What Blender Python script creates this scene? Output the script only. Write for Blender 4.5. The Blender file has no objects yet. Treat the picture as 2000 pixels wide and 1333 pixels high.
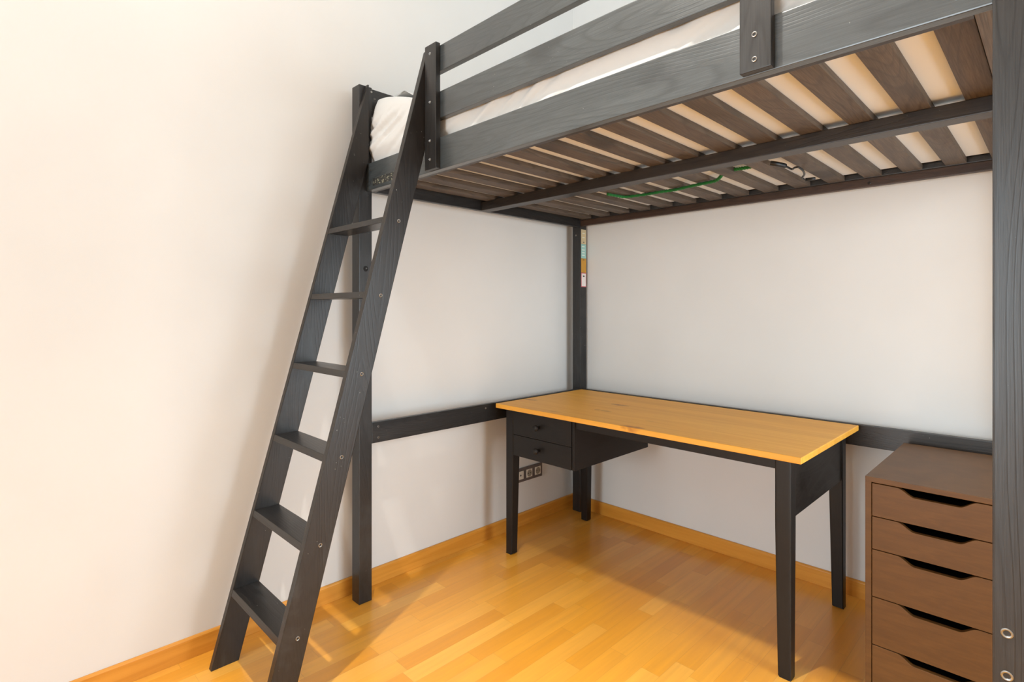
import bpy, bmesh, math, random
from mathutils import Vector, Matrix, noise
random.seed(7)
S = bpy.context.scene
C = S.collection

# ------------------------------------------------------------------ camera
W, H = 2000, 1333
FPX, CX, CY, YAW = 1064.8, 997.6, 605.3, 0.7906
cam_d = bpy.data.cameras.new('camera')
cam_d.sensor_fit = 'HORIZONTAL'; cam_d.sensor_width = 36.0
cam_d.lens = FPX / W * 36.0
cam_d.shift_x = (W / 2 - CX) / W
cam_d.shift_y = (CY - H / 2) / W
cam_d.clip_start = 0.02; cam_d.clip_end = 60
cam = bpy.data.objects.new('camera', cam_d); C.objects.link(cam)
cam.location = (2.1333, -2.6525, 1.2092)
cam.rotation_euler = (math.pi / 2, 0, YAW)
S.camera = cam

# ------------------------------------------------------------------ world, lights, exposure
S.view_settings.view_transform = 'Standard'
S.view_settings.look = 'None'
S.view_settings.gamma = 1.0
S.view_settings.use_curve_mapping = False
S.view_settings.exposure = 0.17

w = bpy.data.worlds.new('world'); S.world = w; w.use_nodes = True
w.node_tree.nodes['Background'].inputs[0].default_value = (0.75, 0.88, 1.0, 1)
w.node_tree.nodes['Background'].inputs[1].default_value = 1.0

RX, RY, RZ = 3.9, -7.6, 3.3          # right wall, rear wall, ceiling

def area(name, loc, rot, sx, sy, power, col):
    l = bpy.data.lights.new(name, 'AREA'); l.shape = 'RECTANGLE'
    l.size = sx; l.size_y = sy; l.energy = power; l.color = col
    o = bpy.data.objects.new(name, l); C.objects.link(o)
    o.location = loc; o.rotation_euler = rot
    return o

# daylight through the window of the right wall and the window behind the camera
area('daylight_right', (RX + 0.12, -0.85, 1.2), (0, math.pi / 2, 0), 2.3, 1.5, 88, (0.81, 0.925, 1.0))
area('daylight_rear', (1.0, RY - 0.12, 1.25), (math.pi / 2, 0, 0), 1.8, 2.4, 175, (0.81, 0.925, 1.0))
# ceiling downlights
def downlight(name, loc, power, col, r, ang):
    l = bpy.data.lights.new(name, 'SPOT'); l.energy = power; l.color = col
    l.shadow_soft_size = r; l.spot_size = math.radians(ang); l.spot_blend = 0.9
    o = bpy.data.objects.new(name, l); C.objects.link(o); o.location = loc
    return o
lp = bpy.data.lights.new('ceiling_lamp', 'POINT'); lp.energy = 20; lp.color = (0.97, 1.0, 0.98); lp.shadow_soft_size = 0.03
lpo = bpy.data.objects.new('ceiling_lamp', lp); C.objects.link(lpo); lpo.location = (1.08, -2.27, 3.2)
downlight('downlight_soft', (1.5, -1.85, 3.2), 55, (1.0, 0.95, 0.86), 0.14, 62)
downlight('downlight', (1.08, -2.27, 3.19), 250, (1.0, 0.95, 0.86), 0.02, 86).rotation_euler = (0, -0.2, 0)

# ------------------------------------------------------------------ node helpers
class NT:
    def __init__(s, name):
        s.m = bpy.data.materials.new(name); s.m.use_nodes = True
        s.t = s.m.node_tree; s.n = s.t.nodes; s.l = s.t.links
        s.b = s.n['Principled BSDF']
    def node(s, typ, **kw):
        n = s.n.new(typ)
        for k, v in kw.items(): setattr(n, k, v)
        return n
    def put(s, sock, v):
        if isinstance(v, bpy.types.NodeSocket): s.l.new(v, sock)
        elif v is not None: sock.default_value = v
    def math(s, op, a, b=None, c=None):
        n = s.node('ShaderNodeMath', operation=op)
        for i, v in enumerate((a, b, c)):
            if v is not None: s.put(n.inputs[i], v)
        return n.outputs[0]
    def vmath(s, op, a, b=None):
        n = s.node('ShaderNodeVectorMath', operation=op)
        s.put(n.inputs[0], a)
        if b is not None: s.put(n.inputs[1], b)
        return n.outputs[0]
    def coord(s, which='Object'):
        return s.node('ShaderNodeTexCoord').outputs[which]
    def mapping(s, v, scale=(1, 1, 1), rot=(0, 0, 0), loc=(0, 0, 0)):
        n = s.node('ShaderNodeMapping')
        s.l.new(v, n.inputs[0])
        n.inputs['Scale'].default_value = scale; n.inputs['Rotation'].default_value = rot
        n.inputs['Location'].default_value = loc
        return n.outputs[0]
    def noise(s, v, scale=5, detail=4, rough=0.5, dist=0.0):
        n = s.node('ShaderNodeTexNoise'); s.l.new(v, n.inputs['Vector'])
        n.inputs['Scale'].default_value = scale; n.inputs['Detail'].default_value = detail
        n.inputs['Roughness'].default_value = rough; n.inputs['Distortion'].default_value = dist
        return n.outputs[0]
    def ramp(s, v, stops, interp='LINEAR'):
        n = s.node('ShaderNodeValToRGB'); s.l.new(v, n.inputs[0])
        e = n.color_ramp; e.interpolation = interp
        while len(e.elements) < len(stops): e.elements.new(0.5)
        for k, (p, c) in enumerate(stops):
            e.elements[k].position = p
            e.elements[k].color = (c, c, c, 1) if not isinstance(c, tuple) else (c[0], c[1], c[2], 1)
        return n.outputs[0]
    def mix(s, f, a, b, typ='MIX'):
        n = s.node('ShaderNodeMix', data_type='RGBA', blend_type=typ)
        s.put(n.inputs[0], f)
        for i, v in ((6, a), (7, b)):
            if isinstance(v, tuple): v = (v[0], v[1], v[2], 1)
            s.put(n.inputs[i], v)
        return n.outputs[2]
    def bump(s, h, strength=0.2, dist=0.002):
        n = s.node('ShaderNodeBump'); n.inputs['Strength'].default_value = strength
        n.inputs['Distance'].default_value = dist
        s.l.new(h, n.inputs['Height']); s.l.new(n.outputs[0], s.b.inputs['Normal'])
    def base(s, c): s.put(s.b.inputs['Base Color'], (c[0], c[1], c[2], 1) if isinstance(c, tuple) else c)
    def rough(s, r): s.put(s.b.inputs['Roughness'], r)
    def spec(s, r): s.b.inputs['Specular IOR Level'].default_value = r

def along(axis, lo, hi):
    """scale triple: lo along the grain, hi across it"""
    return tuple(lo if 'xyz'[i] == axis else hi for i in range(3))

def rnd_coord(t):
    oi = t.node('ShaderNodeObjectInfo').outputs['Random']
    cb = t.node('ShaderNodeCombineXYZ')
    t.l.new(t.math('MULTIPLY', oi, 37.0), cb.inputs[0])
    t.l.new(t.math('MULTIPLY', oi, 91.0), cb.inputs[1])
    t.l.new(t.math('MULTIPLY', oi, 53.0), cb.inputs[2])
    return t.vmath('ADD', t.coord(), cb.outputs[0])

def black_wood(axis, name, dark=(0.008, 0.007, 0.0065), light=(0.032, 0.029, 0.027), rough=0.36, marks=1.0, bumps=0.35, coat=0.1, spec=0.4):
    t = NT(name); v = rnd_coord(t)
    knot = t.noise(t.mapping(v, along(axis, 3.0, 9.0)), 1.0, 1, 0.4)
    kn = t.ramp(knot, [(0.66, 0.0), (0.76, 1.0)])
    # growth rings: contour lines of a field stretched along the board
    field = t.noise(t.mapping(v, along(axis, 0.9, 8.0)), 1.0, 1.5, 0.35)
    fr_ = t.math('FRACT', t.math('MULTIPLY', field, 26.0))
    g = t.ramp(fr_, [(0.0, 0.25), (0.12, 0.75), (0.75, 1.0), (0.93, 0.0), (1.0, 0.25)])
    soft = t.noise(t.mapping(v, along(axis, 1.5, 14.0)), 1.0, 3, 0.5)
    g = t.math('MULTIPLY', t.math('ADD', t.math('MULTIPLY', g, 0.45), 0.55), t.ramp(soft, [(0.3, 0.6), (0.7, 1.0)]))
    fine = t.noise(t.mapping(v, along(axis, 12, 420)), 1.0, 2, 0.6)
    f = t.math('MULTIPLY', g, t.ramp(fine, [(0.3, 0.45), (0.7, 1.0)]))
    col = t.mix(f, dark, light)
    col = t.mix(t.math('MULTIPLY', kn, 0.7), col, tuple(c * 0.7 for c in dark))
    # worn, rubbed patches and small pale specks
    wear = t.ramp(t.noise(t.mapping(v, along(axis, 2.2, 6.0)), 1.0, 5, 0.65, 0.4), [(0.56, 0.0), (0.78, 1.0)])
    col = t.mix(t.math('MULTIPLY', wear, 0.35 * marks), col, (0.085, 0.088, 0.09))
    sp = t.ramp(t.noise(v, 95, 2, 0.7), [(0.735, 0.0), (0.76, 1.0)])
    gate = t.ramp(t.noise(v, 6, 2, 0.5), [(0.50, 0.0), (0.62, 1.0)])
    col = t.mix(t.math('MULTIPLY', t.math('MULTIPLY', sp, gate), 0.75 * marks), col, (0.42, 0.42, 0.38))
    t.base(col)
    t.rough(t.math('ADD', t.math('MULTIPLY', wear, 0.16), t.math('ADD', t.math('MULTIPLY', g, 0.10), rough - 0.05)))
    t.spec(spec)
    t.b.inputs['Coat Weight'].default_value = coat; t.b.inputs['Coat Roughness'].default_value = 0.22; t.b.inputs['Coat IOR'].default_value = 1.6
    t.bump(t.math('ADD', t.math('MULTIPLY', g, 0.8), t.math('MULTIPLY', fine, 0.5)), bumps, 0.0012)
    return t.m

BW = {a: black_wood(a, 'black_stained_pine_' + a) for a in 'xyz'}
BW['x'] = black_wood('x', 'black_stained_pine_sheen_tint', (0.018, 0.021, 0.022), (0.066, 0.075, 0.077), 0.34, 1.2, 0.35, 0.5, 0.6)  # same stain; bluish sheen on the upper front boards mixed into the base colour
BWslat = black_wood('y', 'brown_black_slat_wood', dark=(0.026, 0.018, 0.013), light=(0.150, 0.112, 0.083), rough=0.5, marks=0.25, coat=0.0)
DESKB = {a: black_wood(a, 'black_brown_desk_paint_' + a, (0.010, 0.008, 0.007), (0.016, 0.013, 0.011), 0.42, 0.0, 0.12, 0.0, 0.28) for a in 'xyz'}

def plain(name, col, rough=0.5, metal=0.0, spec=0.5):
    t = NT(name); v = t.coord()
    n = t.noise(v, 35, 3, 0.6)
    t.base(t.mix(t.ramp(n, [(0.3, 0.0), (0.7, 1.0)]), tuple(c * 0.93 for c in col), col))
    t.rough(rough); t.b.inputs['Metallic'].default_value = metal; t.spec(spec)
    return t.m

M_METAL = plain('worn_steel', (0.42, 0.42, 0.41), 0.35, 1.0)
M_DARKMETAL = plain('dark_bolt', (0.05, 0.05, 0.05), 0.35, 0.8)
M_HOLE = plain('dark_hole', (0.006, 0.006, 0.006), 0.8)

def wall_mat():
    t = NT('white_wall_paint'); v = t.coord()
    n = t.noise(v, 3.0, 4, 0.5)
    t.base(t.mix(t.ramp(n, [(0.3, 0.0), (0.7, 1.0)]), (0.700, 0.688, 0.665), (0.725, 0.712, 0.688)))
    t.rough(0.6); t.spec(0.25)
    t.bump(t.noise(v, 180, 3, 0.6), 0.12, 0.0008)
    return t.m
M_WALL = wall_mat()
M_CEIL = plain('ceiling_white', (0.84, 0.84, 0.83), 0.8, 0, 0.1)

def floor_mat():
    t = NT('honey_strip_parquet'); v = t.coord()
    sep = t.node('ShaderNodeSeparateXYZ'); t.l.new(v, sep.inputs[0])
    x, y = sep.outputs[0], sep.outputs[1]
    SW, SL = 0.068, 0.46
    xi = t.math('DIVIDE', x, SW); row = t.math('FLOOR', xi)
    wn = t.node('ShaderNodeTexWhiteNoise', noise_dimensions='1D'); t.l.new(row, wn.inputs['W'])
    yo = t.math('ADD', t.math('DIVIDE', y, SL), t.math('MULTIPLY', wn.outputs[0], 7.3))
    cell = t.math('FLOOR', yo)
    cb = t.node('ShaderNodeCombineXYZ'); t.l.new(row, cb.inputs[0]); t.l.new(cell, cb.inputs[1])
    w2 = t.node('ShaderNodeTexWhiteNoise', noise_dimensions='2D'); t.l.new(cb.outputs[0], w2.inputs['Vector'])
    r = w2.outputs[0]
    col = t.ramp(r, [(0.0, (0.70, 0.285, 0.024)), (0.25, (0.78, 0.335, 0.030)), (0.6, (0.82, 0.37, 0.042)), (1.0, (0.86, 0.43, 0.070))])
    off = t.vmath('SCALE', w2.outputs[1]); 
    n_off = off.node; n_off.inputs['Scale'].default_value = 9.0
    gv = t.vmath('ADD', v, off)
    g = t.noise(t.mapping(gv, (48, 2.4, 1)), 1.0, 4, 0.55, 0.5)
    col = t.mix(t.ramp(g, [(0.35, 0.30), (0.7, 0.0)]), col, (0.50, 0.22, 0.04))
    fx = t.math('FRACT', xi); fy = t.math('FRACT', yo)
    ex = t.math('MINIMUM', fx, t.math('SUBTRACT', 1.0, fx))
    ey = t.math('MINIMUM', fy, t.math('SUBTRACT', 1.0, fy))
    gx = t.math('LESS_THAN', ex, 0.010); gy = t.math('LESS_THAN', ey, 0.0018)
    gap = t.math('MAXIMUM', gx, gy)
    col = t.mix(t.math('MULTIPLY', gap, 0.28), col, (0.30, 0.13, 0.035))
    t.base(col); t.rough(0.30); t.spec(0.5)
    t.b.inputs['Coat Weight'].default_value = 0.4; t.b.inputs['Coat Roughness'].default_value = 0.28
    t.bump(t.math('SUBTRACT', t.math('MULTIPLY', g, 0.25), t.math('MULTIPLY', gap, 0.5)), 0.15, 0.0008)
    return t.m
M_FLOOR = floor_mat()

def lacquer_wood(axis, name, a, b, dark, rough=0.3, staves=None, knots=0.0):
    t = NT(name); v = t.coord()
    g = t.noise(t.mapping(v, along(axis, 2.0, 38)), 1.0, 4, 0.55, 0.7)
    col = t.mix(t.ramp(g, [(0.32, 0.0), (0.68, 1.0)]), a, b)
    if staves:
        sep = t.node('ShaderNodeSeparateXYZ'); t.l.new(v, sep.inputs[0])
        row = t.math('FLOOR', t.math('DIVIDE', sep.outputs[1], staves))
        wn = t.node('ShaderNodeTexWhiteNoise', noise_dimensions='1D'); t.l.new(row, wn.inputs['W'])
        col = t.mix(t.math('MULTIPLY', wn.outputs[0], 0.35), col, dark)
    if knots:
        k = t.node('ShaderNodeTexVoronoi'); k.inputs['Scale'].default_value = 1.0
        nv = t.vmath('ADD', t.mapping(v, along(axis, 3.4, 9.5)), t.vmath('MULTIPLY', t.noise(v, 30, 2, 0.5), (0.25, 0.25, 0.25)))
        t.l.new(nv, k.inputs['Vector'])
        kk = t.ramp(k.outputs['Distance'], [(0.04, 1.0), (0.20, 0.0)])
        gate = t.ramp(k.outputs['Color'], [(0.40, 0.0), (0.46, 1.0)])
        col = t.mix(t.math('MULTIPLY', t.math('MULTIPLY', kk, gate), knots), col, (0.38, 0.13, 0.022))
    t.base(col); t.rough(rough); t.spec(0.45)
    t.bump(g, 0.1, 0.0008)
    return t.m
M_BASE_X = lacquer_wood('x', 'honey_skirting_x', (0.58, 0.23, 0.025), (0.70, 0.31, 0.045), (0.4, 0.17, 0.04), 0.32)
M_BASE_Y = lacquer_wood('y', 'honey_skirting_y', (0.58, 0.23, 0.025), (0.70, 0.31, 0.045), (0.4, 0.17, 0.04), 0.32)
M_TOP = lacquer_wood('x', 'varnished_pine_top', (0.82, 0.37, 0.040), (0.92, 0.47, 0.070), (0.66, 0.27, 0.028), 0.50, 0.085, 0.95)

def fabric(name, col, scale=900, rough=0.85, bump=0.15):
    t = NT(name); v = t.coord()
    n = t.noise(v, 4, 3, 0.5)
    t.base(t.mix(n, tuple(c * 0.94 for c in col), col)); t.rough(rough); t.spec(0.2)
    t.bump(t.noise(v, scale, 2, 0.5), bump, 0.0006)
    t.b.inputs['Sheen Weight'].default_value = 0.15
    return t.m
M_SHEET = fabric('white_cotton_sheet', (0.70, 0.68, 0.65))
M_MATT = fabric('beige_mattress_ticking', (0.73, 0.75, 0.76), 500)
M_ALEX = NT('black_brown_foil')
_v = M_ALEX.coord(); _n = M_ALEX.noise(M_ALEX.mapping(_v, (9, 9, 60)), 1, 5, 0.65, 0.5)
M_ALEX.base(M_ALEX.mix(M_ALEX.ramp(_n, [(0.35, 0.0), (0.65, 1.0)]), (0.098, 0.040, 0.008), (0.130, 0.055, 0.012)))
M_ALEX.rough(0.48); M_ALEX.spec(0.42); M_ALEX.bump(_n, 0.05, 0.0005); M_ALEX = M_ALEX.m
M_SOCK = plain('grey_brown_socket_frame', (0.12, 0.095, 0.085), 0.4)
M_SOCKW = plain('cream_socket_insert', (0.72, 0.66, 0.56), 0.35)
M_GREEN = fabric('green_braided_cord', (0.012, 0.15, 0.028), 400, 0.7, 0.6)
M_CORD = plain('black_rubber', (0.005, 0.005, 0.005), 0.45)

# ------------------------------------------------------------------ mesh helpers
def thing(name, label, cat, loc, group=None):
    o = bpy.data.objects.new(name, None); C.objects.link(o); o.location = loc
    o.empty_display_size = 0.1
    o['label'] = label; o['category'] = cat
    if group: o['group'] = group
    return o
def wloc(o):
    v = Vector(o.location)
    while o.parent: o = o.parent; v += o.location
    return v
def obj(name, bm, mat, parent=None, smooth=False):
    vs = [v.co for v in bm.verts]
    lo = Vector(min(v[i] for v in vs) for i in range(3)); hi = Vector(max(v[i] for v in vs) for i in range(3))
    c = (lo + hi) / 2
    if parent is None: c.z = lo.z
    bmesh.ops.translate(bm, verts=bm.verts, vec=-c)
    me = bpy.data.meshes.new(name); bm.to_mesh(me); bm.free()
    if smooth:
        for p in me.polygons: p.use_smooth = True
    me.materials.append(mat)
    o = bpy.data.objects.new(name, me); C.objects.link(o)
    if parent is not None:
        o.parent = parent; o.location = c - wloc(parent)
    else: o.location = c
    return o
def tag(o, label, cat, group=None):
    o['label'] = label; o['category'] = cat
    if group: o['group'] = group
    return o
def bevel(bm, w, seg=2, edges=None):
    if w > 0:
        bmesh.ops.bevel(bm, geom=list(edges or bm.edges), offset=w, segments=seg, profile=0.7, affect='EDGES', clamp_overlap=True)
def box(x0, x1, y0, y1, z0, z1, bev=0.002, seg=2, bm=None):
    b = bmesh.new()
    v = [b.verts.new((x, y, z)) for x in (x0, x1) for y in (y0, y1) for z in (z0, z1)]
    for f in ((0, 1, 3, 2), (4, 6, 7, 5), (0, 4, 5, 1), (2, 3, 7, 6), (0, 2, 6, 4), (1, 5, 7, 3)):
        b.faces.new([v[i] for i in f])
    bmesh.ops.recalc_face_normals(b, faces=b.faces)
    bevel(b, bev, seg)
    return join(bm, b)
def join(bm, b):
    if bm is None: return b
    me = bpy.data.meshes.new('tmp'); b.to_mesh(me); b.free(); bm.from_mesh(me); bpy.data.meshes.remove(me)
    return bm
def prism(poly, axis, a0, a1, bev=0.002, seg=2, bm=None):
    """extrude a 2D outline along an axis; poly gives the other two coords in xyz order"""
    b = bmesh.new()
    def P(p, a):
        q = list(p); q.insert('xyz'.index(axis), a); return q
    A = [b.verts.new(P(p, a0)) for p in poly]; B = [b.verts.new(P(p, a1)) for p in poly]
    b.faces.new(A); b.faces.new(B[::-1]); n = len(poly)
    for i in range(n): b.faces.new((A[i], B[i], B[(i + 1) % n], A[(i + 1) % n]))
    bmesh.ops.recalc_face_normals(b, faces=b.faces)
    bevel(b, bev, seg)
    return join(bm, b)
def lathe(profile, center, axis, n=20, bm=None):
    """profile: (radius, along) pairs; axis is a Vector"""
    b = bmesh.new(); ax = Vector(axis).normalized()
    u = ax.orthogonal().normalized(); w_ = ax.cross(u); rings = []
    for r, h in profile:
        rings.append([b.verts.new(Vector(center) + ax * h + (u * math.cos(2 * math.pi * k / n) + w_ * math.sin(2 * math.pi * k / n)) * max(r, 1e-5)) for k in range(n)])
    for a, c in zip(rings, rings[1:]):
        for k in range(n): b.faces.new((a[k], a[(k + 1) % n], c[(k + 1) % n], c[k]))
    b.faces.new(rings[0][::-1]); b.faces.new(rings[-1])
    bmesh.ops.recalc_face_normals(b, faces=b.faces)
    return join(bm, b)
def tube(pts, r, n=8, twist=0.0, bm=None):
    b = bmesh.new(); rings = []
    pts = [Vector(p) for p in pts]
    for i, p in enumerate(pts):
        d = (pts[min(i + 1, len(pts) - 1)] - pts[max(i - 1, 0)]).normalized()
        u = d.cross(Vector((0, 0, 1)));
        if u.length < 1e-3: u = Vector((1, 0, 0))
        u.normalize(); q = d.cross(u)
        rr = r * (1 + (0.16 * math.sin(i * 1.9) if twist else 0))
        rings.append([b.verts.new(p + (u * math.cos(a) + q * math.sin(a)) * rr) for a in [2 * math.pi * k / n + twist * i for k in range(n)]])
    for a, c in zip(rings, rings[1:]):
        for k in range(n): b.faces.new((a[k], a[(k + 1) % n], c[(k + 1) % n], c[k]))
    b.faces.new(rings[0][::-1]); b.faces.new(rings[-1])
    bmesh.ops.recalc_face_normals(b, faces=b.faces)
    return join(bm, b)
def spline(pts, k=8):
    out = []; P = [Vector(p) for p in pts]; P = [P[0]] + P + [P[-1]]
    for i in range(1, len(P) - 2):
        for j in range(k):
            t = j / k; a, b_, c, d = P[i - 1:i + 3]
            out.append(0.5 * ((2 * b_) + (c - a) * t + (2 * a - 5 * b_ + 4 * c - d) * t * t + (3 * b_ - a - 3 * c + d) * t ** 3))
    out.append(P[-2]); return out
def bolt(parent, pos, normal, r=0.0062, mat=None, name='bolt'):
    """countersunk ring with a hex socket"""
    bm = lathe([(r, -0.001), (r, 0.0008), (r * 0.82, 0.0016), (r * 0.62, 0.0010), (r * 0.50, -0.0008), (0.0, -0.0008)], pos, normal, 18)
    return obj(name, bm, mat or M_METAL, parent)

# ------------------------------------------------------------------ the room
def struct(name, bm, mat, parent=None):
    o = obj(name, bm, mat, parent)
    if parent is None: o['kind'] = 'structure'
    return o
def wall_with_hole(axis, pos, th, u0, u1, hu0, hu1, hz0, hz1):
    bm = None
    def seg(a, b, z0, z1):
        nonlocal bm
        if axis == 'x': bm = box(pos, pos + th, a, b, z0, z1, 0, bm=bm)
        else: bm = box(a, b, pos, pos + th, z0, z1, 0, bm=bm)
    seg(u0, hu0, 0, RZ); seg(hu1, u1, 0, RZ); seg(hu0, hu1, 0, hz0); seg(hu0, hu1, hz1, RZ)
    return bm
struct('floor', box(-0.1, RX + 0.1, RY - 0.1, 0.1, -0.06, 0, 0), M_FLOOR)
struct('ceiling', box(-0.1, RX + 0.1, RY - 0.1, 0.1, RZ, RZ + 0.06, 0), M_CEIL)
struct('wall_left', box(-0.1, 0, RY, 0.1, 0, RZ, 0), M_WALL)
struct('wall_back', box(0, RX + 0.1, 0, 0.1, 0, RZ, 0), M_WALL)
struct('wall_right', wall_with_hole('x', RX, 0.1, RY, 0, -1.6, -0.1, 0.05, 2.35), M_WALL)
struct('wall_rear', wall_with_hole('y', RY - 0.1, 0.1, -0.1, RX + 0.1, 0.1, 1.9, 0.05, 2.45), M_WALL)
M_WFRAME = plain('white_window_paint', (0.8, 0.8, 0.79), 0.4)
def window(n, axis, pos, a0, a1, z0, z1):
    bm = None
    def bar(a, b, c, d):
        nonlocal bm
        if axis == 'x': bm = box(pos, pos + 0.05, a, b, c, d, 0.003, bm=bm)
        else: bm = box(a, b, pos, pos + 0.05, c, d, 0.003, bm=bm)
    f = 0.05; m = (a0 + a1) / 2
    bar(a0, a0 + f, z0, z1); bar(a1 - f, a1, z0, z1); bar(a0, a1, z0, z0 + f); bar(a0, a1, z1 - f, z1); bar(m - f / 2, m + f / 2, z0, z1)
    return struct('window_%d' % n, bm, M_WFRAME)
window(1, 'x', RX + 0.03, -1.6, -0.1, 0.05, 2.35)
window(2, 'y', RY - 0.08, 0.1, 1.9, 0.05, 2.45)
TB, HB = 0.012, 0.0721
def skirt_profile(s=1):
    return [(0, 0), (TB, 0), (TB, HB - 0.006), (TB - 0.004, HB), (0, HB)]
struct('baseboard_left', prism([(p[0], p[1]) for p in skirt_profile()], 'y', RY, 0, 0.0008, 1), M_BASE_Y)
struct('baseboard_back', prism([(-p[0], p[1]) for p in skirt_profile()], 'x', TB, RX, 0.0008, 1), M_BASE_X)

# ------------------------------------------------------------------ loft bed
PX0, PX1 = 0.0560, 0.1142            # left posts
PR0, PR1 = 2.0575, 2.1157            # right posts
FY0, FY1 = -1.5260, -1.4675          # front posts
BY0, BY1 = -0.0715, -0.0130          # rear posts
ZT = 2.133
bed = thing('loft_bed', 'black-stained pine loft bed with slatted base, standing over the desk in the room corner', 'loft bed', ((PX0 + PR1) / 2, -0.77, 0))
def post(x0, x1, y0, y1, lab=None):
    return obj('post', box(x0, x1, y0, y1, 0, ZT, 0.003), BW['z'], bed)
p_fl = post(PX0, PX1, FY0, FY1); p_bl = post(PX0, PX1, BY0, BY1)
p_fr = post(PR0, PR1, FY0, FY1); p_br = post(PR0, PR1, BY0, BY1)
RF = -1.4935                          # outer face of the front boards
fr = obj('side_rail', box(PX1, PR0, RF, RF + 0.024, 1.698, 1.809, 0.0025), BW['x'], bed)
M_DX = black_wood('x', 'brown_black_stained_pine', (0.009, 0.0065, 0.005), (0.040, 0.027, 0.018), 0.4, 0.6, 0.3, 0.1)
br = obj('side_rail', box(PX1, PR0, -0.070, -0.046, 1.708, 1.815, 0.0025), black_wood('x', 'stained_pine_warm_bounce', (0.018, 0.009, 0.005), (0.085, 0.042, 0.022), 0.42, 0.4, 0.3, 0.0), bed)  # same stained pine; warm light bounced onto the rail is put into its colour
el = obj('end_rail', box(0.088, 0.112, FY1, BY0, 1.700, 1.809, 0.0025), BW['y'], bed)
er = obj('end_rail', box(2.0305, 2.0570, RF + 0.0245, -0.0705, 1.7005, 1.809, 0.0025), BWslat, bed)
GP0, GP1, GY = 0.549, 0.614, -1.5125
gp = obj('guard_post', box(GP0, GP1, GY, RF, 1.700, 2.137, 0.0025), BW['z'], bed)
gp2 = obj('guard_post', box(1.660, 1.7235, GY, RF, 1.700, 2.137, 0.0025), BW['z'], bed)
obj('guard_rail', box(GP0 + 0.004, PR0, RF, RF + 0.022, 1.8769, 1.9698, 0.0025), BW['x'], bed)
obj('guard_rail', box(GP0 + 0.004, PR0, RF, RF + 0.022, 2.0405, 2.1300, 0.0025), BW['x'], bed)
hb = obj('headboard', box(0.090, 0.113, FY1, BY0, 2.020, 2.128, 0.0025), BW['y'], bed)
# ledges and slats
ZS = 1.741
obj('slat_ledge', box(PX1 + 0.002, 2.030, RF + 0.024, RF + 0.043, 1.700, ZS, 0.0015), M_DX, bed)
obj('slat_ledge', box(PX1 + 0.002, 2.030, -0.092, -0.070, 1.740, 1.762, 0.0015), BW['y'], bed)
mb = obj('center_beam', box(0.1125, 2.030, -0.860, -0.800, 1.6995, ZS, 0.0025), M_DX, bed)
for k in range(15):
    xr = 2.0215 - 0.1293 * k
    obj('slat', box(xr - 0.0605, xr, RF + 0.026, -0.0925, ZS, ZS + 0.019, 0.0018), BWslat, bed)
# lower rails along the two walls
lr = obj('lower_rail', box(0.092, 0.1135, FY1, BY0, 0.651, 0.7385, 0.0025), BW['y'], bed)
lb = obj('lower_rail', box(PX1, PR0, -0.068, -0.046, 0.651, 0.7385, 0.0025), M_DX, bed)
# hardware
X1, NX, NY = (1, 0, 0), (1, 0, 0), (0, -1, 0)
for z in (2.105, 1.935, 1.800, 1.735): bolt(gp, ((GP0 + GP1) / 2 - 0.002, GY, z), NY, 0.005)
for z in (2.09, 1.93, 1.7735, 1.7225): bolt(gp2, (1.6905, GY, z), NY, 0.0058)
for z in (0.7138, 0.6487, 1.75): bolt(p_fr, (2.0745, FY0, z), NY, 0.0075)
for y in (-1.437, -0.123):
    for z in (0.718, 0.672): bolt(lr, (0.1135, y, z), NX, 0.0042)
bolt(lr, (0.1135, -0.83, 0.718), NX, 0.0042)
for y in (-1.455, -0.12): bolt(hb, (0.113, y, 2.09), NX, 0.004)
obj('bolt_hole', lathe([(0.011, -0.001), (0.011, 0.001), (0.009, 0.0014), (0.0, 0.0014)], (PX1, -1.496, 1.378), NX, 20), M_HOLE, p_fl)
bolt(p_fl, (PX1 + 0.0014, -1.494, 1.380), NX, 0.003)
bolt(p_bl, (0.082, BY0, 1.655), NY, 0.005)
bolt(br, (1.585, -0.070, 1.722), NY, 0.0055, M_DARKMETAL)
for k, x in enumerate((0.135, 0.135)): bolt(fr, (x + 0.012, RF, 1.78 - 0.05 * k), NY, 0.004, M_DARKMETAL)

# rubbed bare patch of paint on the front rail between the ladder rails
def patch_mat():
    t = NT('flaked_paint'); v = t.coord()
    f = t.ramp(t.noise(t.mapping(v, (60, 1, 150)), 1, 5, 0.7), [(0.53, 0.0), (0.60, 1.0)])
    t.base(t.mix(f, (0.02, 0.018, 0.016), (0.30, 0.29, 0.20))); t.rough(0.6); return t.m
obj('paint_wear', box(0.165, 0.335, RF - 0.0005, RF + 0.001, 1.712, 1.742, 0), patch_mat(), fr)

# stickers on the corner post
def sticker(z0, z1, col, lab, marks):
    s = obj('sticker', box(PX1 - 0.0005, PX1 + 0.0012, -0.0635, -0.016, z0, z1, 0), plain('sticker_paper_%d' % int(z0 * 1000), col, 0.5), p_bl)
    s['label'] = lab
    return s
sticker(1.603, 1.690, (0.60, 0.48, 0.28), 'tan paper sticker', 0)
sticker(1.517, 1.602, (0.33, 0.56, 0.50), 'pale teal paper sticker', 0)
sticker(1.432, 1.516, (0.56, 0.27, 0.03), 'orange brown paper sticker', 0)
sticker(1.345, 1.431, (0.55, 0.10, 0.12), 'white paper sticker with red border', 0)
M_INK = plain('sticker_print', (0.05, 0.05, 0.05), 0.6); M_PALE = plain('sticker_white', (0.78, 0.70, 0.66), 0.5)
M_TPALE = plain('sticker_pale_print', (0.78, 0.80, 0.70), 0.5)
def mark(y0, y1, z0, z1, m): obj('sticker_print', box(PX1 + 0.0011, PX1 + 0.0017, y0, y1, z0, z1, 0), m, p_bl)
mark(-0.060, -0.020, 1.350, 1.426, M_PALE)
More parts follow.
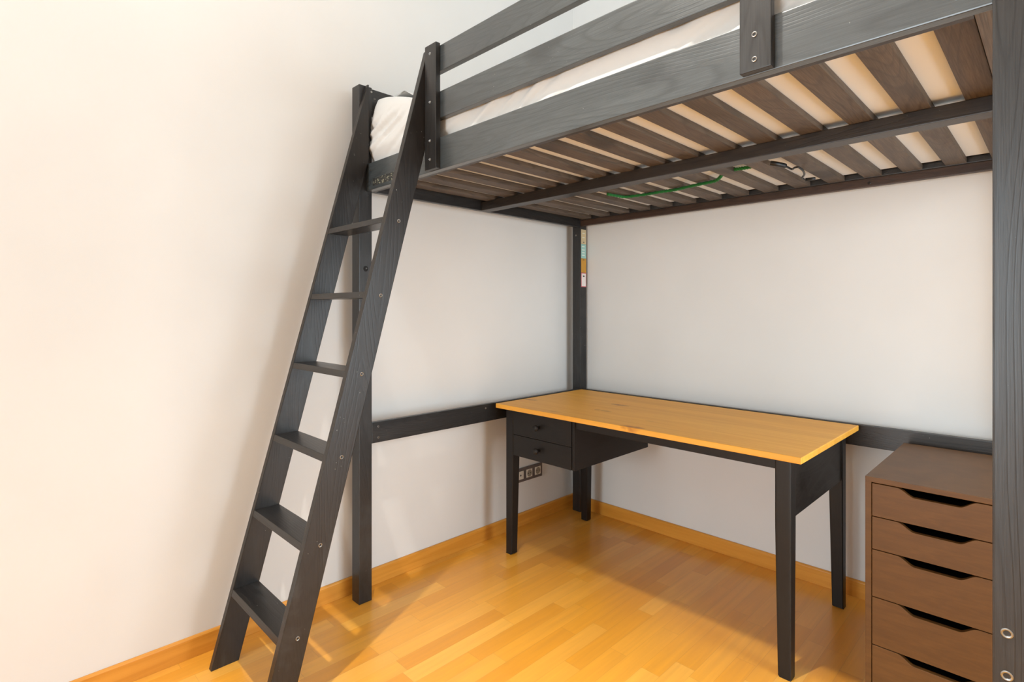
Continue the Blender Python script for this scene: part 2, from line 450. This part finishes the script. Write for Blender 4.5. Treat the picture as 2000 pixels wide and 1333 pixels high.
b = bmesh.new()
for k in range(14):
    a = 2 * math.pi * k / 14; b.verts.new((PX1 + 0.0019, -0.040 + 0.009 * math.cos(a), 1.410 + 0.0045 * math.sin(a)))
b.faces.new(b.verts); ext = bmesh.ops.extrude_face_region(b, geom=b.faces[:]); bmesh.ops.translate(b, verts=[v for v in ext['geom'] if isinstance(v, bmesh.types.BMVert)], vec=(-0.0004, 0, 0))
bmesh.ops.recalc_face_normals(b, faces=b.faces)
obj('sticker_print', b, M_INK, p_bl)
for z in (1.665, 1.640): mark(-0.052, -0.028, z, z + 0.004, M_TPALE)
mark(-0.046, -0.034, 1.612, 1.616, M_INK)
for z in (1.585, 1.565, 1.548, 1.533): mark(-0.056, -0.030, z, z + 0.005, M_TPALE)
mark(-0.048, -0.032, 1.506, 1.510, M_INK)

# ------------------------------------------------------------------ ladder
LX0, LX1 = 0.1150, 0.1375             # left rail
QX0, QX1 = 0.5240, 0.5475             # right rail
def fy(z): return -2.0845 + 0.2743 * z
BACK = 0.0880; YC = -1.4945
ladder = thing('ladder', 'black wooden ladder with six flat treads leaning on the front of the loft bed', 'ladder', (0.33, -2.0, 0))
zc = (YC - BACK + 2.0845) / 0.2743
prof = [(fy(0), 0), (fy(0) + BACK, 0), (YC, zc), (YC, 2.131), (fy(2.131), 2.131)]
M_LAD = black_wood('z', 'ladder_black_pine', (0.006, 0.0045, 0.0035), (0.022, 0.017, 0.014), 0.36, 1.5, 0.4, 0.08, 0.40)
M_TREAD = black_wood('x', 'tread_black_pine', (0.006, 0.0045, 0.004), (0.018, 0.015, 0.013), 0.34, 1.5, 0.35, 0.12, 0.40)
lrail = obj('ladder_rail', prism(prof, 'x', LX0, LX1, 0.002), M_LAD, ladder)
rrail = obj('ladder_rail', prism(prof, 'x', QX0, QX1, 0.002), M_LAD, ladder)
for k in range(6):
    z = 0.2502 + 0.2546 * k
    tb = prism([(fy(z) + 0.0005, z), (fy(z - 0.021) + 0.0005, z - 0.021), (fy(z - 0.021) + BACK - 0.001, z - 0.021), (fy(z) + BACK - 0.001, z)], 'x', LX1, QX0, 0.002)
    obj('tread', tb, M_TREAD, ladder)
    bolt(rrail, (QX1, fy(z) + 0.048, z - 0.012), NX, 0.0062)
bolt(lrail, (LX1, -1.483, 2.105), NX, 0.004)

# ------------------------------------------------------------------ mattress and sheet
MX0, MX1, MY0, MY1, MZ0, MZ1 = 0.122, 2.022, -1.444, -0.100, ZS + 0.0195, 1.972
core = obj('mattress', box(MX0, MX1, MY0, MY1, MZ0, MZ1, 0.02, 3), M_MATT)
tag(core, 'thick mattress with beige underside lying on the slats of the loft bed', 'mattress')
def sheet():
    """closed loop of columns round the mattress side, rising and folding over the top"""
    b = bmesh.new(); off = 0.0035; r = 0.022
    per = []
    x0, x1, y0, y1 = MX0, MX1, MY0, MY1
    def corner(cx, cy, a0):
        for k in range(8):
            a = a0 + math.pi / 2 * k / 8
            per.append((cx + r * math.cos(a), cy + r * math.sin(a), math.cos(a), math.sin(a)))
    def line(ax, ay, bx, by, nx, ny, n):
        for k in range(n): per.append((ax + (bx - ax) * k / n, ay + (by - ay) * k / n, nx, ny))
    line(x0 + r, y0, x0 + 0.5, y0, 0, -1, 120); line(x0 + 0.5, y0, x1 - r, y0, 0, -1, 230); corner(x1 - r, y0 + r, -math.pi / 2)
    line(x1, y0 + r, x1, y1 - r, 1, 0, 60); corner(x1 - r, y1 - r, 0)
    line(x1 - r, y1, x0 + r, y1, 0, 1, 90); corner(x0 + r, y1 - r, math.pi / 2)
    line(x0, y1 - r, x0, y0 + r, -1, 0, 110); corner(x0 + r, y0 + r, math.pi)
    n = len(per)
    rows = []
    NZ = 36
    for j in range(NZ + 7):
        ring = []
        for i, (x, y, nx, ny) in enumerate(per):
            if j <= NZ:
                f = j / NZ; z = MZ0 + 0.004 + (MZ1 - MZ0 - 0.012) * f; inn = 0.0
            else:
                q = (j - NZ) / 6.0; z = MZ1 - 0.008 + 0.016 * math.sin(q * math.pi / 2); inn = 0.006 + 0.16 * (q ** 2.0); f = 1.0
            # folds: diagonal soft pleats running along the side, deeper near the head end
            s = x * 1.0 + (y * 1.0 if abs(nx) > 0.5 else 0)
            head = max(0.0, 1 - (x - x0) / 0.5)
            hs = head * head * (3 - 2 * head)
            z += 0.085 * hs * max(0, f - 0.45) / 0.55 * (1 if j <= NZ else 1)
            d1 = noise.noise(Vector((s * 3.2 + z * 5.5, y * 1.2, z * 9.0)))
            d2 = noise.noise(Vector((s * 9.0 - z * 16.0 + 5, y * 3.0, z * 14.0)))
            d3 = noise.noise(Vector((s * 26.0 + z * 30.0, y * 9, z * 5.0 + 9)))
            ridge = (1 - abs(noise.noise(Vector((s * 4.5 - z * 9.0 + 3, 2.0, z * 5.0))))) ** 6
            amp = (0.35 + 0.65 * math.sin(math.pi * min(1, f * 1.0)))
            bulge = 0.010 * math.sin(math.pi * f) + 0.012 * head * math.sin(math.pi * f)
            crease = (1 - abs(noise.noise(Vector((s * 11.0 - z * 24.0, 7.0, z * 3.0))))) ** 7
            if nx < -0.1 and ny > -0.7: lim = 0.0065
            elif abs(ny) > 0.7 and ny < 0:
                lim = 0.0235 + 0.022 * head * max(0, min(1, (z - 1.82) / 0.05))
            else: lim = 0.006
            q_ = 0.30 + 0.55 * d1 + 0.12 * abs(d2) + 0.10 * d3 + 0.75 * ridge + 0.7 * crease * (0.5 + head)
            q_ = max(0.0, min(1.0, q_)); q_ = q_ * q_ * (3 - 2 * q_)
            d = 0.002 + (lim - 0.002) * (0.30 * math.sin(math.pi * f) + 0.70 * q_ * (0.4 + 0.6 * amp))
            if j > NZ: d *= 1 - min(1, (j - NZ) / 6.0) * 0.6; z += 0.010 * (1 + d1) * (0.5 + 1.5 * head)
            xx, yy = x + nx * (d - inn), y + ny * (d - inn)
            ring.append(b.verts.new((xx, yy, z)))
        rows.append(ring)
    for a, c in zip(rows, rows[1:]):
        for i in range(n): b.faces.new((a[i], a[(i + 1) % n], c[(i + 1) % n], c[i]))
    inner = []
    for q in range(1, 12):
        ring = []
        for i, v in enumerate(rows[-1]):
            x = v.co.x + ((x0 + x1) / 2 - v.co.x) * q / 12; y = v.co.y + ((y0 + y1) / 2 - v.co.y) * q / 12
            hd = max(0.0, 1 - (x - x0) / 0.5); hd = hd * hd * (3 - 2 * hd)
            ring.append(b.verts.new((x, y, MZ1 + 0.012 + 0.09 * hd + 0.008 * noise.noise(Vector((x * 5, y * 5, 1))))))
        inner.append(ring)
    for a, c in zip([rows[-1]] + inner, inner):
        for i in range(n): b.faces.new((a[i], a[(i + 1) % n], c[(i + 1) % n], c[i]))
    cen = b.verts.new(((x0 + x1) / 2, (y0 + y1) / 2, MZ1 + 0.014))
    for i in range(n): b.faces.new((inner[-1][i], inner[-1][(i + 1) % n], cen))
    bmesh.ops.recalc_face_normals(b, faces=b.faces)
    return b
sh = obj('bed_sheet', sheet(), M_SHEET, smooth=True)
tag(sh, 'creased white cotton sheet stretched over the mattress of the loft bed', 'sheet')

# ------------------------------------------------------------------ desk
DX0, DX1, DY0, DY1, DZ = 0.149, 1.557, -0.795, -0.106, 0.742
desk = thing('desk', 'desk with orange pine top, two black drawers and black tapered legs under the loft bed', 'desk', ((DX0 + DX1) / 2, -0.45, 0))
top = obj('tabletop', box(DX0, DX1, DY0, DY1, DZ - 0.0215, DZ, 0.004, 3), M_TOP, desk)
top['label'] = 'varnished orange pine tabletop'
ZA = DZ - 0.0216
def leg(x0, y0, sx, sy, s=0.050, e=0.041):
    """square leg tapering on its two inner faces; sx, sy tell which side is inner"""
    b = bmesh.new(); zt, zk = ZA, 0.50
    def ring(w_, z):
        xa = (x0, x0 + w_) if sx > 0 else (x0 - w_, x0)
        ya = (y0, y0 + w_) if sy > 0 else (y0 - w_, y0)
        return [b.verts.new(p) for p in ((xa[0], ya[0], z), (xa[1], ya[0], z), (xa[1], ya[1], z), (xa[0], ya[1], z))]
    R = [ring(e - 0.006, 0.0), ring(e, 0.004), ring(s, zk), ring(s, zt)]
    for a, c in zip(R, R[1:]):
        for i in range(4): b.faces.new((a[i], a[(i + 1) % 4], c[(i + 1) % 4], c[i]))
    b.faces.new(R[0][::-1]); b.faces.new(R[-1])
    bmesh.ops.recalc_face_normals(b, faces=b.faces)
    eds = [ed for ed in b.edges if abs((ed.verts[0].co - ed.verts[1].co).z) > 0.1]
    bevel(b, 0.007, 3, eds)
    return obj('leg', b, DESKB['z'], desk)
LXa, LXb = 0.188, 1.515; LYf, LYb = -0.762, -0.118
leg(LXa, LYf, 1, 1); leg(LXb, LYf, -1, 1); leg(LXa, LYb, 1, -1); leg(LXb, LYb, -1, -1)
obj('side_panel', box(LXb - 0.022, LXb - 0.006, LYf + 0.05, LYb - 0.05, 0.520, ZA, 0.0015), DESKB['y'], desk)
obj('side_panel', box(LXa + 0.006, LXa + 0.022, LYf + 0.05, LYb - 0.05, 0.520, ZA, 0.0015), DESKB['y'], desk)
obj('apron', box(0.620, LXb - 0.050, LYf + 0.012, LYf + 0.032, 0.680, ZA, 0.0015), DESKB['x'], desk)
obj('apron', box(LXa + 0.05, LXb - 0.050, LYb - 0.030, LYb - 0.012, 0.600, ZA, 0.0015), DESKB['x'], desk)
BX1 = 0.6195
obj('drawer_housing', box(BX1 - 0.014, BX1, LYf + 0.004, LYb - 0.032, 0.494, ZA, 0.0012), DESKB['y'], desk)
obj('drawer_housing', box(LXa + 0.051, BX1 - 0.0145, LYf + 0.03, LYb - 0.032, 0.497, 0.508, 0.0012), DESKB['y'], desk)
for z0, z1 in ((0.5985, 0.7175), (0.4955, 0.5965)):
    d = obj('drawer', box(LXa + 0.0525, BX1 - 0.0165, LYf + 0.0005, LYf + 0.018, z0, z1, 0.0015), DESKB['x'], desk)
    xc, zc_ = 0.4085, (0.6555 if z0 > 0.55 else 0.5475)
    kb = lathe([(0.0065, 0.0), (0.006, 0.010), (0.008, 0.013), (0.0135, 0.017), (0.0150, 0.022), (0.0135, 0.027), (0.008, 0.030), (0.0, 0.0305)], (xc, LYf + 0.0004, zc_), (0, -1, 0), 24)
    obj('knob', kb, DESKB['x'], d, smooth=True)
bolt(desk, (1.028, LYf + 0.030, 0.690), NY, 0.003, name='screw')

# ------------------------------------------------------------------ drawer unit
AX0, AX1, AYf, AYb, AZ = 1.7095, 2.0560, -0.7040, -0.1180, 0.700
unit = thing('drawer_unit', 'dark brown five-drawer unit with scooped grips between the desk and the right bed post', 'drawer unit', ((AX0 + AX1) / 2, -0.41, 0))
T = 0.0160
obj('top_panel', box(AX0, AX1, AYf, AYb, AZ - T, AZ, 0.001), M_ALEX, unit)
obj('side_panel', box(AX0, AX0 + T, AYf, AYb, 0.0, AZ - T, 0.001), M_ALEX, unit)
obj('side_panel', box(AX1 - T, AX1, AYf, AYb, 0.0, AZ - T, 0.001), M_ALEX, unit)
obj('back_panel', box(AX0 + T, AX1 - T, AYb - 0.006, AYb, 0.03, AZ - T, 0), M_ALEX, unit)
obj('plinth', box(AX0 + T, AX1 - T, AYf + 0.03, AYf + 0.045, 0.0, 0.04, 0), M_ALEX, unit)
cuts = [0.6830, 0.5815, 0.4815, 0.3370, 0.1914, 0.0450]
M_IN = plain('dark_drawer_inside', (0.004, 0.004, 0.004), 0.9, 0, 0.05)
def drawer_front(z0, z1):
    a, c = AX0 + T + 0.0018, AX1 - T - 0.0018
    zt, zb = z1 - 0.0018, z0 + 0.0006
    m = (a + c) / 2 - 0.001; hw, fw, dp = 0.092, 0.050, 0.0215
    pts = [(a, zb), (c, zb), (c, zt), (m + hw, zt)]
    for k in range(1, 12):       # right flank, an S curve
        t_ = k / 12; s = t_ * t_ * (3 - 2 * t_); pts.append((m + hw - (hw - fw) * t_, zt - dp * s))
    pts += [(m + fw, zt - dp), (m - fw, zt - dp)]
    for k in range(11, 0, -1):
        t_ = k / 12; s = t_ * t_ * (3 - 2 * t_); pts.append((m - hw + (hw - fw) * t_, zt - dp * s))
    pts += [(m - hw, zt), (a, zt)]
    return prism(pts, 'y', AYf + 0.001, AYf + 0.017, 0.0006, 1)
for z1, z0 in zip(cuts, cuts[1:]):
    d = obj('drawer', drawer_front(z0, z1), M_ALEX, unit)
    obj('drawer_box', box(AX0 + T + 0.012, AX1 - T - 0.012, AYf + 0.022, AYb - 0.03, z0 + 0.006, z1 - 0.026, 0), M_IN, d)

# ------------------------------------------------------------------ wall socket
sk = thing('wall_socket', 'grey-brown framed triple socket outlet low on the left wall behind the desk leg', 'socket', (0.0, -0.405, 0.28))
SY0, SY1, SZ0, SZ1 = -0.5150, -0.2925, 0.2440, 0.3220
obj('frame', box(0.0, 0.009, SY0, SY1, SZ0, SZ1, 0.003), M_SOCK, sk)
for k in range(3):
    yc = -0.332 - 0.071 * k; zc_ = (SZ0 + SZ1) / 2
    ins = obj('socket', box(0.0085, 0.0115, yc - 0.0235, yc + 0.0235, zc_ - 0.0225, zc_ + 0.0225, 0.0015), M_SOCKW, sk)
    if k < 2:
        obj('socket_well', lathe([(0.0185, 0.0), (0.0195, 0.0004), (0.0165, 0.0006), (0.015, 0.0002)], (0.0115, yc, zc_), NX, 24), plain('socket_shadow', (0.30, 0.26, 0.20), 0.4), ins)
        for s in (-1, 1): obj('pin_hole', lathe([(0.0028, 0), (0.0028, 0.0005)], (0.0119, yc + s * 0.0095, zc_), NX, 12), M_HOLE, ins)
    else:
        obj('pin_hole', lathe([(0.005, 0), (0.005, 0.0005)], (0.0115, yc, zc_), NX, 14), M_HOLE, ins)

# ------------------------------------------------------------------ cords under the slats
zc0 = ZS - 0.005
def under(x, y, dz=0.0): return (x, y, zc0 - dz)
rope_pts = [under(0.683, -0.600, 0.002), under(0.692, -0.540, 0.002), under(0.705, -0.488, 0.001), under(0.787, -0.473, 0.002), under(0.883, -0.476, 0.003), under(0.944, -0.470, 0.003), under(1.07, -0.497, 0.004), under(1.14, -0.503, 0.003), under(1.176, -0.528, -0.004), under(1.192, -0.542, -0.0145), under(1.215, -0.552, -0.0145), under(1.240, -0.560, -0.0145), under(1.265, -0.561, -0.0135), under(1.295, -0.558, -0.0135), under(1.320, -0.556, -0.0145)]
rope = tag(obj('cord', tube(spline(rope_pts, 10), 0.0068, 8, 0.55), M_GREEN, smooth=True), 'green braided cord tied along the underside of the bed slats', 'cord')

hook = thing('cable', 'short black cable loop hanging below the bed slats near the back rail', 'cable', (1.48, -0.4, 1.70))

hk = spline([(1.435, -0.575, 1.726), (1.441, -0.525, 1.722), (1.459, -0.555, 1.718), (1.476, -0.567, 1.715), (1.476, -0.518, 1.712), (1.455, -0.434, 1.716), (1.42, -0.344, 1.726), (1.403, -0.27, 1.735)], 8)
obj('cable_loop', tube(hk, 0.0036, 8), M_CORD, hook, smooth=True)
obj('plug', tube(spline([(1.4, -0.619, 1.734), (1.417, -0.61, 1.73), (1.435, -0.575, 1.726)], 5), 0.0085, 10), M_CORD, hook, smooth=True)
obj('clip', tube([(1.408, -0.266, 1.733), (1.442, -0.257, 1.733)], 0.0065, 10), M_CORD, hook, smooth=True)
obj('fabric_label', box(0.119, 0.1215, -1.385, -1.305, 2.060, 2.108, 0.001), M_SHEET, sh)
